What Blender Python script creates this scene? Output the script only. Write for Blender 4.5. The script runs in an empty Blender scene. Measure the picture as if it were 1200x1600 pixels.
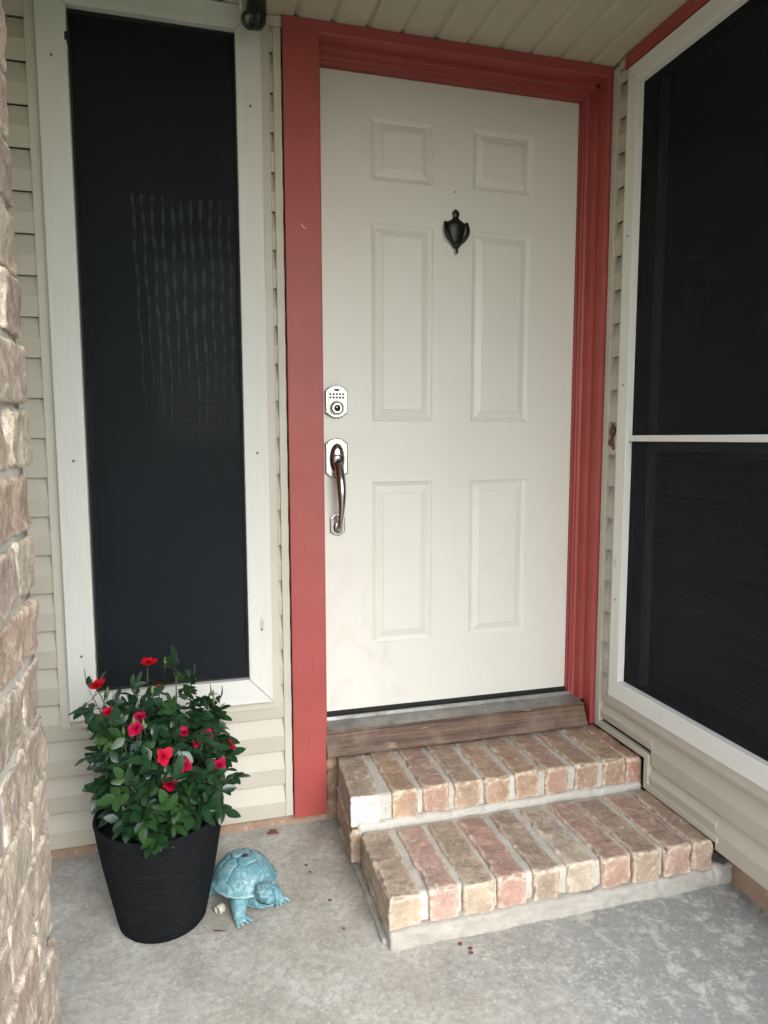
import bpy, bmesh, math, random
from math import sin, cos, pi, radians as rad, sqrt
from mathutils import Vector, Matrix, noise

random.seed(7)
S = bpy.context.scene
COL = S.collection

# ------------------------------------------------------------------ camera
cam_d = bpy.data.cameras.new('camera')
cam = bpy.data.objects.new('camera', cam_d)
COL.objects.link(cam)
cam_d.sensor_fit = 'HORIZONTAL'
cam_d.sensor_width = 36.0
cam_d.lens = 36.0 * 1096.45 / 1200.0
cam_d.clip_start = 0.02
cam_d.clip_end = 2000.0
CR = Vector((0.96351642, -0.26764127, -0.00206418))
CU = Vector((0.03007279, 0.10059304, 0.99447306))
CF = Vector((0.26595439, 0.9582532, -0.10497177))
CP = Vector((0.0729, -2.1362, 1.2335))
m = Matrix.Identity(4)
for i in range(3):
    m[i][0] = CR[i]; m[i][1] = CU[i]; m[i][2] = -CF[i]; m[i][3] = CP[i]
cam.matrix_world = m
S.camera = cam

# ------------------------------------------------------------------ sky, sun, exposure
W = bpy.data.worlds.new('World'); S.world = W; W.use_nodes = True
nt = W.node_tree; nt.nodes.clear()
sky = nt.nodes.new('ShaderNodeTexSky'); sky.sky_type = 'NISHITA'; sky.sun_disc = False
SUN_EL, SUN_AZ = rad(40), rad(168)      # azimuth clockwise from +Y
sky.sun_elevation = SUN_EL; sky.sun_rotation = SUN_AZ
sky.air_density = 1.2; sky.dust_density = 1.5; sky.ozone_density = 1.0
hs = nt.nodes.new('ShaderNodeHueSaturation'); hs.inputs['Saturation'].default_value = 0.42
bg = nt.nodes.new('ShaderNodeBackground'); bg.inputs['Strength'].default_value = 0.15
wo = nt.nodes.new('ShaderNodeOutputWorld')
nt.links.new(sky.outputs[0], hs.inputs['Color']); tint = nt.nodes.new('ShaderNodeMix'); tint.data_type = 'RGBA'; tint.blend_type = 'MULTIPLY'; tint.inputs[0].default_value = 1.0; tint.inputs[7].default_value = (.955, 1.0, 1.035, 1)
nt.links.new(hs.outputs[0], tint.inputs[6]); nt.links.new(tint.outputs[2], bg.inputs[0]); nt.links.new(bg.outputs[0], wo.inputs[0])
sun_d = bpy.data.lights.new('sun', 'SUN'); sun_d.energy = 0.45; sun_d.angle = rad(45); sun_d.color = (0.93, 1.0, 1.04)
sun = bpy.data.objects.new('sun', sun_d); COL.objects.link(sun)
sdir = Vector((sin(SUN_AZ) * cos(SUN_EL), cos(SUN_AZ) * cos(SUN_EL), sin(SUN_EL)))
sun.rotation_euler = sdir.to_track_quat('Z', 'Y').to_euler(); sun.location = (0, -6, 8)
S.view_settings.view_transform = 'Standard'; S.view_settings.look = 'None'
S.view_settings.gamma = 1.0; S.view_settings.use_curve_mapping = False
S.view_settings.exposure = 2.35
S.render.engine = 'CYCLES'
S.cycles.max_bounces = 6; S.cycles.diffuse_bounces = 3; S.cycles.glossy_bounces = 2; S.cycles.use_adaptive_sampling = True; S.cycles.adaptive_threshold = .02; S.cycles.transparent_max_bounces = 12

# ------------------------------------------------------------------ node helpers
class N:
    def __init__(s, name):
        s.m = bpy.data.materials.new(name); s.m.use_nodes = True
        s.t = s.m.node_tree; s.t.nodes.clear()
        s.out = s.n('ShaderNodeOutputMaterial'); s.b = s.n('ShaderNodeBsdfPrincipled')
        s.l(s.b.outputs[0], s.out.inputs[0])
        s.co = s.n('ShaderNodeTexCoord').outputs['Object']
    def n(s, t): return s.t.nodes.new(t)
    def l(s, a, b): s.t.links.new(a, b)
    def set(s, k, v):
        i = s.b.inputs[k]
        if hasattr(v, 'is_linked') or isinstance(v, bpy.types.NodeSocket): s.l(v, i)
        else: i.default_value = v
    def map(s, scale, co=None, loc=(0, 0, 0), rot=(0, 0, 0)):
        q = s.n('ShaderNodeMapping'); q.inputs['Scale'].default_value = scale; q.inputs['Location'].default_value = loc
        q.inputs['Rotation'].default_value = rot
        s.l(co or s.co, q.inputs[0]); return q.outputs[0]
    def noise(s, scale=5, detail=6, rough=.6, co=None, dist=0.0, out='Fac'):
        q = s.n('ShaderNodeTexNoise'); q.inputs['Scale'].default_value = scale; q.inputs['Detail'].default_value = min(detail, 3.5)
        q.inputs['Roughness'].default_value = rough; q.inputs['Distortion'].default_value = dist
        s.l(co or s.co, q.inputs['Vector']); return q.outputs[out]
    def vor(s, scale=5, co=None, feature='F1', out='Distance'):
        q = s.n('ShaderNodeTexVoronoi'); q.inputs['Scale'].default_value = scale; q.feature = feature
        s.l(co or s.co, q.inputs['Vector']); return q.outputs[out]
    def ramp(s, fac, pts):
        q = s.n('ShaderNodeValToRGB'); e = q.color_ramp.elements
        while len(e) < len(pts): e.new(.5)
        for k, (p, c) in zip(e, pts):
            k.position = p
            k.color = (c, c, c, 1) if not hasattr(c, '__len__') else (*c[:3], 1)
        s.l(fac, q.inputs[0]); return q.outputs[0]
    def mix(s, fac, a, b, mode='MIX'):
        q = s.n('ShaderNodeMix'); q.data_type = 'RGBA'; q.blend_type = mode
        for i, v in ((0, fac), (6, a), (7, b)):
            if isinstance(v, bpy.types.NodeSocket): s.l(v, q.inputs[i])
            elif i == 0: q.inputs[0].default_value = v
            else: q.inputs[i].default_value = (*v[:3], 1) if hasattr(v, '__len__') else (v, v, v, 1)
        return q.outputs[2]
    def math(s, op, a, b=0.0):
        q = s.n('ShaderNodeMath'); q.operation = op
        for i, v in ((0, a), (1, b)):
            if isinstance(v, bpy.types.NodeSocket): s.l(v, q.inputs[i])
            else: q.inputs[i].default_value = v
        return q.outputs[0]
    def bump(s, h, strength=.3, dist=.005, normal=None):
        q = s.n('ShaderNodeBump'); q.inputs['Strength'].default_value = strength; q.inputs['Distance'].default_value = dist
        s.l(h, q.inputs['Height'])
        if normal: s.l(normal, q.inputs['Normal'])
        return q.outputs[0]
    def obinfo(s, k): return s.n('ShaderNodeObjectInfo').outputs[k]

def mat_vinyl(name, axis, c=(.505, .455, .37)):
    q = N(name)
    sc = {'x': (3, 60, 60), 'y': (60, 3, 60)}[axis]
    g = q.noise(4, 5, .6, q.map(sc))
    d = q.noise(2.3, 5, .65)
    col = q.mix(q.ramp(d, [(.3, 0), (.75, 1)]), c, tuple(v * .88 for v in c))
    col = q.mix(q.ramp(g, [(.35, 0), (.7, .35)]), col, tuple(v * .84 for v in c))
    q.set('Base Color', col); q.set('Roughness', .55)
    q.set('Normal', q.bump(g, .25, .0012)); return q.m

def mat_paintwood(name, axis, c=(.62, .595, .54), knots=True):
    q = N(name)
    sc = {'x': (2.2, 40, 40), 'y': (40, 2.2, 40), 'z': (40, 40, 2.2)}[axis]
    co = q.map(sc)
    g = q.noise(1.7, 6, .65, co, dist=.6)
    col = q.mix(q.ramp(g, [(.40, 0), (.75, .28)]), c, tuple(v * .76 for v in c))
    st = q.noise(9, 4, .6)
    col = q.mix(q.ramp(st, [(.64, 0), (.80, .25)]), col, (.42, .38, .33))
    if knots:
        sk = {'x': (1, 3, 3), 'y': (3, 1, 3), 'z': (3, 3, 1)}[axis]
        v = q.vor(3.1, q.map(sk, loc=(.3, .2, .11)))
        col = q.mix(q.ramp(v, [(.035, .55), (.075, 0)]), col, (.30, .25, .21))
    q.set('Base Color', col); q.set('Roughness', .6)
    q.set('Normal', q.bump(g, .35, .002)); return q.m

def mat_red():
    q = N('red paint')
    a = q.noise(6, 6, .6); g = q.noise(3, 4, .6, q.map((60, 60, 3)))
    col = q.mix(q.ramp(a, [(.35, 0), (.7, 1)]), (.365, .064, .052), (.32, .052, .042))
    sm = q.noise(11, 5, .7, dist=1.0)
    col = q.mix(q.ramp(sm, [(.60, 0), (.78, .35)]), col, (.20, .05, .05))
    col = q.mix(q.ramp(q.noise(140, 2, .5), [(.72, 0), (.8, .35)]), col, (.55, .35, .32))
    q.set('Base Color', col); q.set('Roughness', .5)
    q.set('Normal', q.bump(g, .15, .001)); return q.m

def mat_door():
    q = N('door paint')
    c = (.735, .70, .625)
    a = q.noise(2.2, 6, .65)
    col = q.mix(q.ramp(a, [(.35, 0), (.75, .35)]), c, (.62, .57, .50))
    # scuffs and hand smears on the skin of the door
    sm = q.noise(7, 6, .75, q.map((1, 1, .6)), dist=.8)
    low = q.n('ShaderNodeSeparateXYZ'); q.l(q.co, low.inputs[0])
    lm = q.ramp(low.outputs[2], [(.35, 1), (1.0, .12)])
    lm2 = q.math('MULTIPLY', q.ramp(sm, [(.56, 0), (.71, .34)]), lm)
    col = q.mix(lm2, col, (.50, .44, .39))
    fine = q.noise(90, 2, .5, q.map((1, 1, .08)))
    q.set('Base Color', col); q.set('Roughness', .42)
    q.set('Normal', q.bump(fine, .06, .0008)); return q.m

def mat_simple(name, c, rough=.5, metal=0.0, var=.12, scale=20, bump=.1, bd=.001):
    q = N(name); a = q.noise(scale, 5, .6)
    q.set('Base Color', q.mix(q.ramp(a, [(.3, 0), (.7, 1)]), c, tuple(v * (1 - var) for v in c)))
    q.set('Roughness', rough); q.set('Metallic', metal)
    if bump: q.set('Normal', q.bump(a, bump, bd))
    return q.m

def mat_screen():
    q = N('solar screen')
    sep = q.n('ShaderNodeSeparateXYZ'); q.l(q.co, sep.inputs[0])
    w = q.noise(300, 2, .5, q.map((1, 1, .15)))
    d = q.noise(1.6, 4, .6)
    col = q.mix(q.ramp(w, [(.3, 0), (.7, 1)]), (.0075, .0102, .0130), (.0135, .0172, .0210))
    col = q.mix(q.ramp(d, [(.35, 0), (.75, .5)]), col, (.017, .020, .021))
    q.set('Base Color', col); q.set('Roughness', .7); q.set('Specular IOR Level', .25)
    tr = q.n('ShaderNodeBsdfTransparent'); mx = q.n('ShaderNodeMixShader'); mx.inputs[0].default_value = .50
    q.l(q.b.outputs[0], mx.inputs[1]); q.l(tr.outputs[0], mx.inputs[2]); q.l(mx.outputs[0], q.out.inputs[0])
    return q.m

def mat_glass():
    q = N('window glass')
    q.set('Base Color', (.01, .011, .012, 1)); q.set('Roughness', .05); q.set('Specular IOR Level', .5)
    tr = q.n('ShaderNodeBsdfTransparent'); mx = q.n('ShaderNodeMixShader'); mx.inputs[0].default_value = .85
    q.l(q.b.outputs[0], mx.inputs[1]); q.l(tr.outputs[0], mx.inputs[2]); q.l(mx.outputs[0], q.out.inputs[0])
    return q.m

def mat_concrete():
    q = N('porch concrete')
    a = q.noise(1.7, 8, .68); b = q.noise(9, 8, .72, dist=.5); c = q.noise(55, 5, .7); d = q.noise(24, 6, .75, dist=.5)
    col = q.mix(q.ramp(a, [(.32, 0), (.68, 1)]), (.45, .42, .36), (.31, .28, .235))
    col = q.mix(q.ramp(b, [(.40, 0), (.66, .7)]), col, (.53, .505, .45))
    col = q.mix(q.ramp(d, [(.50, 0), (.60, .4), (.72, 0)]), col, (.30, .275, .24))
    # the grey-blue cement wash on the right half of the slab
    sep = q.n('ShaderNodeSeparateXYZ'); q.l(q.co, sep.inputs[0])
    e = q.math('ADD', sep.outputs[0], q.math('MULTIPLY', q.noise(3.5, 6, .65), 1.0))
    mk = q.ramp(q.math('MULTIPLY', e, .5), [(.54, 0), (.80, .78)])
    blot = q.mix(q.ramp(q.noise(17, 6, .78, dist=.5), [(.50, 0), (.62, 1)]), (.27, .28, .275), (.54, .53, .49))
    col = q.mix(mk, col, blot)
    col = q.mix(q.ramp(c, [(.38, .35), (.55, 0)]), col, (.20, .185, .165))
    col = q.mix(q.ramp(q.noise(110, 2, .5), [(.64, 0), (.72, .6)]), col, (.66, .64, .60))
    v = q.n('ShaderNodeTexVoronoi'); v.feature = 'DISTANCE_TO_EDGE'; v.inputs['Scale'].default_value = 26
    wv = q.n('ShaderNodeVectorMath'); wv.operation = 'ADD'
    q.l(q.co, wv.inputs[0])
    nn = q.n('ShaderNodeVectorMath'); nn.operation = 'SCALE'; nn.inputs[3].default_value = .10
    q.l(q.noise(9, 4, .6, out='Color'), nn.inputs[0]); q.l(nn.outputs[0], wv.inputs[1]); q.l(wv.outputs[0], v.inputs['Vector'])
    crack = q.math('MULTIPLY', q.ramp(v.outputs['Distance'], [(.0, .5), (.055, 0)]), q.ramp(a, [(.38, 0), (.6, 1)]))
    col = q.mix(crack, col, (.20, .18, .155))
    q.set('Base Color', col)
    q.set('Roughness', q.ramp(b, [(.3, .6), (.7, .85)]))
    n1 = q.bump(b, .25, .004); n2 = q.bump(c, .45, .0025, n1); q.set('Normal', n2); return q.m

def mat_brick(name='old brick', wear=.5, con=0.0):
    q = N(name)
    oc = q.obinfo('Color'); r = q.obinfo('Random')
    off = q.n('ShaderNodeVectorMath'); off.operation = 'ADD'; q.l(q.co, off.inputs[0])
    cc = q.n('ShaderNodeCombineXYZ'); q.l(q.math('MULTIPLY', r, 13.0), cc.inputs[0]); q.l(q.math('MULTIPLY', r, 7.0), cc.inputs[2]); q.l(cc.outputs[0], off.inputs[1])
    co = off.outputs[0]
    a = q.noise(16, 7, .7, co); b = q.noise(75, 6, .72, co, dist=.6); c = q.noise(34, 6, .72, co, dist=1.0); big = q.noise(7, 4, .6, co)
    dk = q.mix(1.0, oc, (.68, .64, .62), 'MULTIPLY')
    lt = q.mix(.35, oc, (.74, .62, .46))
    col = q.mix(q.ramp(a, [(.36, 0), (.66, 1)]), oc, dk)
    col = q.mix(q.ramp(c, [(.54, 0), (.68, .7)]), col, lt)
    geo = q.n('ShaderNodeNewGeometry'); sp = q.n('ShaderNodeSeparateXYZ'); q.l(geo.outputs['Normal'], sp.inputs[0])
    # worn tops: dark lichen crust where feet do not reach
    top = q.math('MULTIPLY', q.ramp(sp.outputs[2], [(.6, 0), (.9, 1)]), q.ramp(b, [(.44, 0), (.58, .75)]))
    top = q.math('MULTIPLY', top, q.ramp(big, [(.36, .25), (.6, 1)]))
    col = q.mix(top, col, (.20, .155, .125))
    col = q.mix(q.ramp(q.noise(190, 3, .7, co), [(.60, 0), (.68, .55)]), col, (.24, .17, .13))
    col = q.mix(q.ramp(q.noise(150, 3, .7, co), [(.62, 0), (.70, .5)]), col, (.76, .66, .54))
    if con:
        pit = q.noise(48, 6, .8, co, dist=.9)
        col = q.mix(q.ramp(pit, [(.53, 0), (.62, con)]), col, (.17, .115, .09))
        col = q.mix(q.ramp(q.noise(29, 6, .8, co, dist=1.4), [(.55, 0), (.65, con * .8)]), col, (.60, .50, .38))
    wh = q.math('MULTIPLY', q.ramp(q.noise(22, 7, .75, co, dist=1.3), [(.60, 0), (.68, 1)]), wear)
    col = q.mix(wh, col, (.64, .57, .48))
    ed = q.ramp(geo.outputs['Pointiness'], [(.51, 0), (.56, .9)])
    ed = q.math('MULTIPLY', ed, q.ramp(b, [(.40, .1), (.58, 1)]))
    col = q.mix(ed, col, (.74, .62, .48))
    q.set('Base Color', col); q.set('Roughness', .88)
    n1 = q.bump(a, .5, .008); n2 = q.bump(b, .9, .004, n1); q.set('Normal', n2)
    return q

def mat_mortar(name='mortar', k=1.0, dirt=.55):
    q = N(name)
    a = q.noise(14, 7, .7); b = q.noise(120, 4, .7); g = q.noise(5, 5, .6)
    col = q.mix(q.ramp(a, [(.38, 0), (.62, 1)]), tuple(v * k for v in (.50, .465, .405)), tuple(v * k for v in (.40, .365, .315)))
    col = q.mix(q.ramp(g, [(.42, 0), (.65, .8)]), col, tuple(v * k for v in (.56, .525, .47)))
    col = q.mix(q.ramp(b, [(.55, 0), (.70, .45)]), col, (.33, .30, .265))
    col = q.mix(q.ramp(q.noise(24, 6, .75, dist=1.), [(.54 - .10 * (k < 1), 0), (.66, dirt)]), col, (.33, .295, .25))
    col = q.mix(q.ramp(q.noise(210, 2, .6), [(.58, 0), (.70, .5)]), col, (.27, .24, .20))
    col = q.mix(q.ramp(q.noise(170, 2, .6), [(.62, 0), (.74, .3)]), col, (.66, .63, .58))
    q.set('Base Color', col); q.set('Roughness', .92)
    n1 = q.bump(a, .5, .004); q.set('Normal', q.bump(b, .5, .0018, n1)); return q.m

def mat_weathered_wood():
    q = N('weathered sill wood')
    g = q.noise(1.5, 7, .7, q.map((2.0, 45, 70)), dist=.8); a = q.noise(7, 5, .65)
    col = q.mix(q.ramp(g, [(.36, 0), (.62, 1)]), (.17, .10, .065), (.07, .042, .030))
    col = q.mix(q.ramp(a, [(.5, 0), (.7, .6)]), col, (.25, .185, .135))
    col = q.mix(q.ramp(q.noise(30, 3, .6, q.map((.25, 1, 1))), [(.66, 0), (.73, .5)]), col, (.38, .26, .16))
    q.set('Base Color', col); q.set('Roughness', .75); q.set('Normal', q.bump(g, .7, .003)); return q.m

def mat_alu():
    q = N('worn aluminium')
    g = q.noise(3, 5, .6, q.map((2, 60, 60))); a = q.noise(12, 6, .7)
    col = q.mix(q.ramp(a, [(.35, 0), (.7, 1)]), (.34, .325, .30), (.19, .185, .175))
    q.set('Base Color', col); q.set('Metallic', .55); q.set('Roughness', q.ramp(a, [(.3, .38), (.7, .65)]))
    q.set('Normal', q.bump(g, .2, .001)); return q.m

def mat_pot():
    q = N('charcoal planter')
    g = q.noise(5, 5, .65, q.map((6, 6, 120))); s = q.noise(160, 3, .6); a = q.noise(5, 4, .6)
    col = q.mix(q.ramp(a, [(.3, 0), (.7, 1)]), (.006, .0068, .0072), (.0095, .0105, .011))
    col = q.mix(q.ramp(g, [(.45, 0), (.62, .85)]), col, (.0185, .0195, .0205))  # light on the ridges painted into the colour as paler streaks
    col = q.mix(q.ramp(s, [(.60, 0), (.72, .4)]), col, (.026, .027, .028))
    q.set('Base Color', col); q.set('Roughness', .8); q.set('Specular IOR Level', .04)
    n1 = q.bump(g, .8, .004); q.set('Normal', q.bump(s, .5, .0016, n1)); return q.m

def mat_leaf():
    q = N('rose leaf')
    oc = q.obinfo('Color'); a = q.noise(60, 4, .6)
    col = q.mix(q.ramp(a, [(.3, 0), (.75, .35)]), oc, (.012, .035, .012))
    q.set('Base Color', col); q.set('Roughness', .33); q.set('Specular IOR Level', .55)
    q.set('Normal', q.bump(a, .2, .001))
    tl = q.n('ShaderNodeBsdfTranslucent'); q.l(q.mix(1.0, oc, (1.6, 2.2, .8), 'MULTIPLY'), tl.inputs[0])
    mx = q.n('ShaderNodeMixShader'); mx.inputs[0].default_value = .12
    q.l(q.b.outputs[0], mx.inputs[1]); q.l(tl.outputs[0], mx.inputs[2]); q.l(mx.outputs[0], q.out.inputs[0]); return q.m

def mat_petal():
    q = N('rose petal'); oc = q.obinfo('Color'); a = q.noise(90, 3, .6)
    q.set('Base Color', q.mix(q.ramp(a, [(.35, 0), (.8, .35)]), oc, (.14, .001, .008)))
    q.set('Roughness', .6); q.set('Specular IOR Level', .15)
    return q.m

def mat_turtle():
    q = N('verdigris turtle')
    a = q.noise(18, 7, .7); b = q.noise(60, 5, .7); c = q.noise(35, 6, .75, dist=1.2)
    col = q.mix(q.ramp(a, [(.35, 0), (.65, 1)]), (.080, .195, .235), (.125, .27, .31))
    col = q.mix(q.ramp(c, [(.48, 0), (.64, .8)]), col, (.33, .46, .46))
    col = q.mix(q.ramp(b, [(.58, 0), (.68, .6)]), col, (.035, .11, .12))
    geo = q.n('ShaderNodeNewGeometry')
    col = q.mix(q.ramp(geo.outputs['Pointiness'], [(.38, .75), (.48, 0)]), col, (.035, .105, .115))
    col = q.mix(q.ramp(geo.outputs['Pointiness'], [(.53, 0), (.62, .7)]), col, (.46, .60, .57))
    q.set('Base Color', col); q.set('Roughness', .5)
    n1 = q.bump(a, .25, .002); q.set('Normal', q.bump(b, .35, .001, n1)); return q.m

def mat_foundation():
    q = N('foundation')
    a = q.noise(6, 7, .7); b = q.noise(40, 5, .7)
    col = q.mix(q.ramp(a, [(.35, 0), (.65, 1)]), (.37, .25, .17), (.27, .17, .115))
    col = q.mix(q.ramp(b, [(.55, 0), (.7, .7)]), col, (.45, .36, .27))
    q.set('Base Color', col); q.set('Roughness', .9); q.set('Normal', q.bump(b, .5, .004)); return q.m

def mat_grass():
    q = N('lawn'); a = q.noise(.8, 8, .7); b = q.noise(30, 4, .7)
    col = q.mix(q.ramp(a, [(.35, 0), (.65, 1)]), (.045, .08, .02), (.09, .11, .035))
    q.set('Base Color', col); q.set('Roughness', .9); q.set('Normal', q.bump(b, .8, .03)); return q.m

M = dict(
    vx=mat_vinyl('tan vinyl along x', 'x'), vy=mat_vinyl('tan vinyl along y', 'y', (.53, .475, .385)),
    trim=mat_simple('vinyl trim', (.53, .48, .395), .5, var=.1, scale=6, bump=.05),
    wz=mat_paintwood('white painted wood upright', 'z'), wx=mat_paintwood('white painted wood level', 'x'),
    wyz=mat_paintwood('white wood upright side', 'z', (.74, .71, .64)), wy=mat_paintwood('white wood level side', 'y', (.76, .735, .68)),
    red=mat_red(), door=mat_door(), screen=mat_screen(), glass=mat_glass(), conc=mat_concrete(),
    mortar=mat_mortar(), base_mortar=mat_mortar('stained mortar base', .80, .9), sill=mat_weathered_wood(), alu=mat_alu(), pot=mat_pot(), leaf=mat_leaf(), petal=mat_petal(),
    turtle=mat_turtle(), found=mat_foundation(), grass=mat_grass(),
    soffit=mat_simple('tan soffit', (.54, .475, .36), .55, var=.1, scale=4, bump=.04),
    groove=mat_simple('soffit groove', (.20, .17, .125), .8),
    dark=mat_simple('dark room', (.012, .012, .013), .9, bump=0),
    nickel=mat_simple('satin nickel', (.50, .485, .46), .24, 1.0, var=.1, scale=60, bump=.02),
    nickel_b=mat_simple('brushed nickel face', (.34, .33, .315), .36, 1.0, var=.12, scale=90, bump=.05),
    iron=mat_simple('black iron', (.011, .010, .010), .38, .2, var=.3, scale=70, bump=.15),
    plastic=mat_simple('black plastic', (.010, .011, .011), .30, 0, var=.2, scale=40, bump=.05),
    rubber=mat_simple('black rubber', (.014, .011, .010), .7),
    lens=mat_simple('grey lens', (.16, .15, .12), .12, 0, bump=0),
    soil=mat_simple('potting soil', (.022, .014, .010), .95, var=.6, scale=120, bump=.9, bd=.01),
    stem=mat_simple('rose stem', (.075, .075, .028), .6, var=.4, scale=40),
    bud=mat_simple('rose bud', (.12, .18, .05), .5, var=.3, scale=60),
    blind=mat_simple('pale moire streak', (.60, .69, .79), .6, bump=0), blind2=mat_simple('grey slat', (.15, .157, .16), .6, bump=0),
    mud=mat_simple('mud nest', (.16, .085, .055), .95, var=.5, scale=120, bump=.8, bd=.004),
    cream=mat_simple('cream plastic', (.42, .39, .30), .5),
    spot=mat_simple('brown red drop', (.20, .075, .05), .7, var=.4, scale=200),
    scuff=mat_simple('dark scuff', (.13, .03, .03), .7),
    white=mat_simple('chipped white', (.72, .66, .60), .6),
    twig=mat_simple('dry twig', (.10, .06, .035), .9),
)
bq = mat_brick(); M['brick'] = bq.m
bq2 = mat_brick('wall brick', .8, .42); M['wbrick'] = bq2.m
q = mat_brick('white washed brick end'); 
_lk = q.b.inputs['Base Color'].links[0].from_socket
q.set('Base Color', q.mix(q.ramp(q.noise(60, 6, .75), [(.36, .2), (.50, 1)]), _lk, (.80, .80, .79))); M['wbend'] = q.m

# ------------------------------------------------------------------ object helpers
ORG = {}
def thing(name, label, cat, loc=(0, 0, 0), group=None):
    o = bpy.data.objects.new(name, None); COL.objects.link(o); o.location = loc; o.empty_display_size = .05
    o['label'] = label; o['category'] = cat
    if group: o['group'] = group
    ORG[o] = Vector(loc); return o

def link(name, me, mat, parent=None, smooth=False, local=None):
    if mat is not None and len(me.materials) == 0: me.materials.append(M[mat] if isinstance(mat, str) else mat)
    o = bpy.data.objects.new(name, me); COL.objects.link(o)
    if parent is not None:
        o.parent = parent; o.location = -ORG[parent]
    ORG[o] = Vector((0, 0, 0))
    if smooth:
        for p in me.polygons: p.use_smooth = True
    return o

def mesh(name, v, f):
    me = bpy.data.meshes.new(name); me.from_pydata([tuple(a) for a in v], [], f); me.update(); return me

def bm_mesh(name, bm):
    bmesh.ops.recalc_face_normals(bm, faces=bm.faces)
    me = bpy.data.meshes.new(name); bm.to_mesh(me); bm.free(); return me

def box_bm(bm, a, b, bev=0.0, seg=2):
    x0, y0, z0 = [min(p, q) for p, q in zip(a, b)]; x1, y1, z1 = [max(p, q) for p, q in zip(a, b)]
    vs = [bm.verts.new(p) for p in ((x0, y0, z0), (x1, y0, z0), (x1, y1, z0), (x0, y1, z0), (x0, y0, z1), (x1, y0, z1), (x1, y1, z1), (x0, y1, z1))]
    fs = [bm.faces.new([vs[i] for i in f]) for f in ((0, 3, 2, 1), (4, 5, 6, 7), (0, 1, 5, 4), (1, 2, 6, 5), (2, 3, 7, 6), (3, 0, 4, 7))]
    if bev:
        es = list({e for f in fs for e in f.edges})
        bmesh.ops.bevel(bm, geom=es, offset=bev, segments=seg, affect='EDGES', profile=.5)

def box(name, a, b, mat, parent=None, bev=0.0, seg=2):
    bm = bmesh.new(); box_bm(bm, a, b, bev, seg); return link(name, bm_mesh(name, bm), mat, parent)

def boxes(name, lst, mat, parent=None, bev=0.0):
    bm = bmesh.new()
    for a, b in lst: box_bm(bm, a, b, bev)
    return link(name, bm_mesh(name, bm), mat, parent)

def prism(name, poly, axis, t0, t1, mat, parent=None, bev=0.0, seg=2, smooth=False):
    """poly: 2-D outline; axis: extrusion axis; the outline uses the other two in xyz order"""
    def mk(p, t):
        if axis == 'x': return (t, p[0], p[1])
        if axis == 'y': return (p[0], t, p[1])
        return (p[0], p[1], t)
    bm = bmesh.new(); n = len(poly)
    A = [bm.verts.new(mk(p, t0)) for p in poly]; B = [bm.verts.new(mk(p, t1)) for p in poly]
    fa = bm.faces.new(A); fb = bm.faces.new(B[::-1])
    for i in range(n): bm.faces.new((A[i], A[(i + 1) % n], B[(i + 1) % n], B[i]))
    bmesh.ops.recalc_face_normals(bm, faces=bm.faces)
    if bev:
        es = [e for e in bm.edges if (e.verts[0] in A and e.verts[1] in A)] if bev > 0 else bm.edges
        es2 = [e for e in bm.edges if (e.verts[0] in B and e.verts[1] in B)]
        bmesh.ops.bevel(bm, geom=list(es) + es2, offset=abs(bev), segments=seg, affect='EDGES', profile=.5)
    return link(name, bm_mesh(name, bm), mat, parent, smooth)

def lathe(name, prof, mat, parent=None, center=(0, 0, 0), seg=48, axis='z', squash=1.0, smooth=True):
    v = []; f = []
    for r, h in prof:
        for k in range(seg):
            t = 2 * pi * k / seg
            a, b = r * cos(t), r * sin(t)
            if axis == 'z': p = (a, b * squash, h)
            elif axis == 'y': p = (a, h, b * squash)
            else: p = (h, a, b * squash)
            v.append((p[0] + center[0], p[1] + center[1], p[2] + center[2]))
    for i in range(len(prof) - 1):
        for k in range(seg):
            f.append((i * seg + k, i * seg + (k + 1) % seg, (i + 1) * seg + (k + 1) % seg, (i + 1) * seg + k))
    f.append(tuple(range(seg))[::-1]); f.append(tuple((len(prof) - 1) * seg + k for k in range(seg)))
    bm = bmesh.new(); me = mesh(name, v, f); bm.from_mesh(me); bmesh.ops.remove_doubles(bm, verts=bm.verts, dist=1e-6)
    bmesh.ops.recalc_face_normals(bm, faces=bm.faces); bm.to_mesh(me); bm.free()
    return link(name, me, mat, parent, smooth)

def tube_geo(pts, rads, seg=10):
    v = []; f = []; n = len(pts); pts = [Vector(p) for p in pts]; up = None
    for i, p in enumerate(pts):
        d = (pts[min(i + 1, n - 1)] - pts[max(i - 1, 0)]).normalized()
        if up is None: up = d.orthogonal().normalized()
        up = (up - d * up.dot(d)).normalized(); w = d.cross(up)
        r = rads[i] if hasattr(rads, '__len__') else rads
        rx, ry = r if hasattr(r, '__len__') else (r, r)
        for k in range(seg):
            t = 2 * pi * k / seg; v.append(p + up * cos(t) * rx + w * sin(t) * ry)
    for i in range(n - 1):
        for k in range(seg): f.append((i * seg + k, i * seg + (k + 1) % seg, (i + 1) * seg + (k + 1) % seg, (i + 1) * seg + k))
    f.append(tuple(range(seg))[::-1]); f.append(tuple((n - 1) * seg + k for k in range(seg)))
    return v, f

def tube(name, pts, rads, mat, parent=None, seg=10):
    return link(name, mesh(name, *tube_geo(pts, rads, seg)), mat, parent, True)

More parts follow.
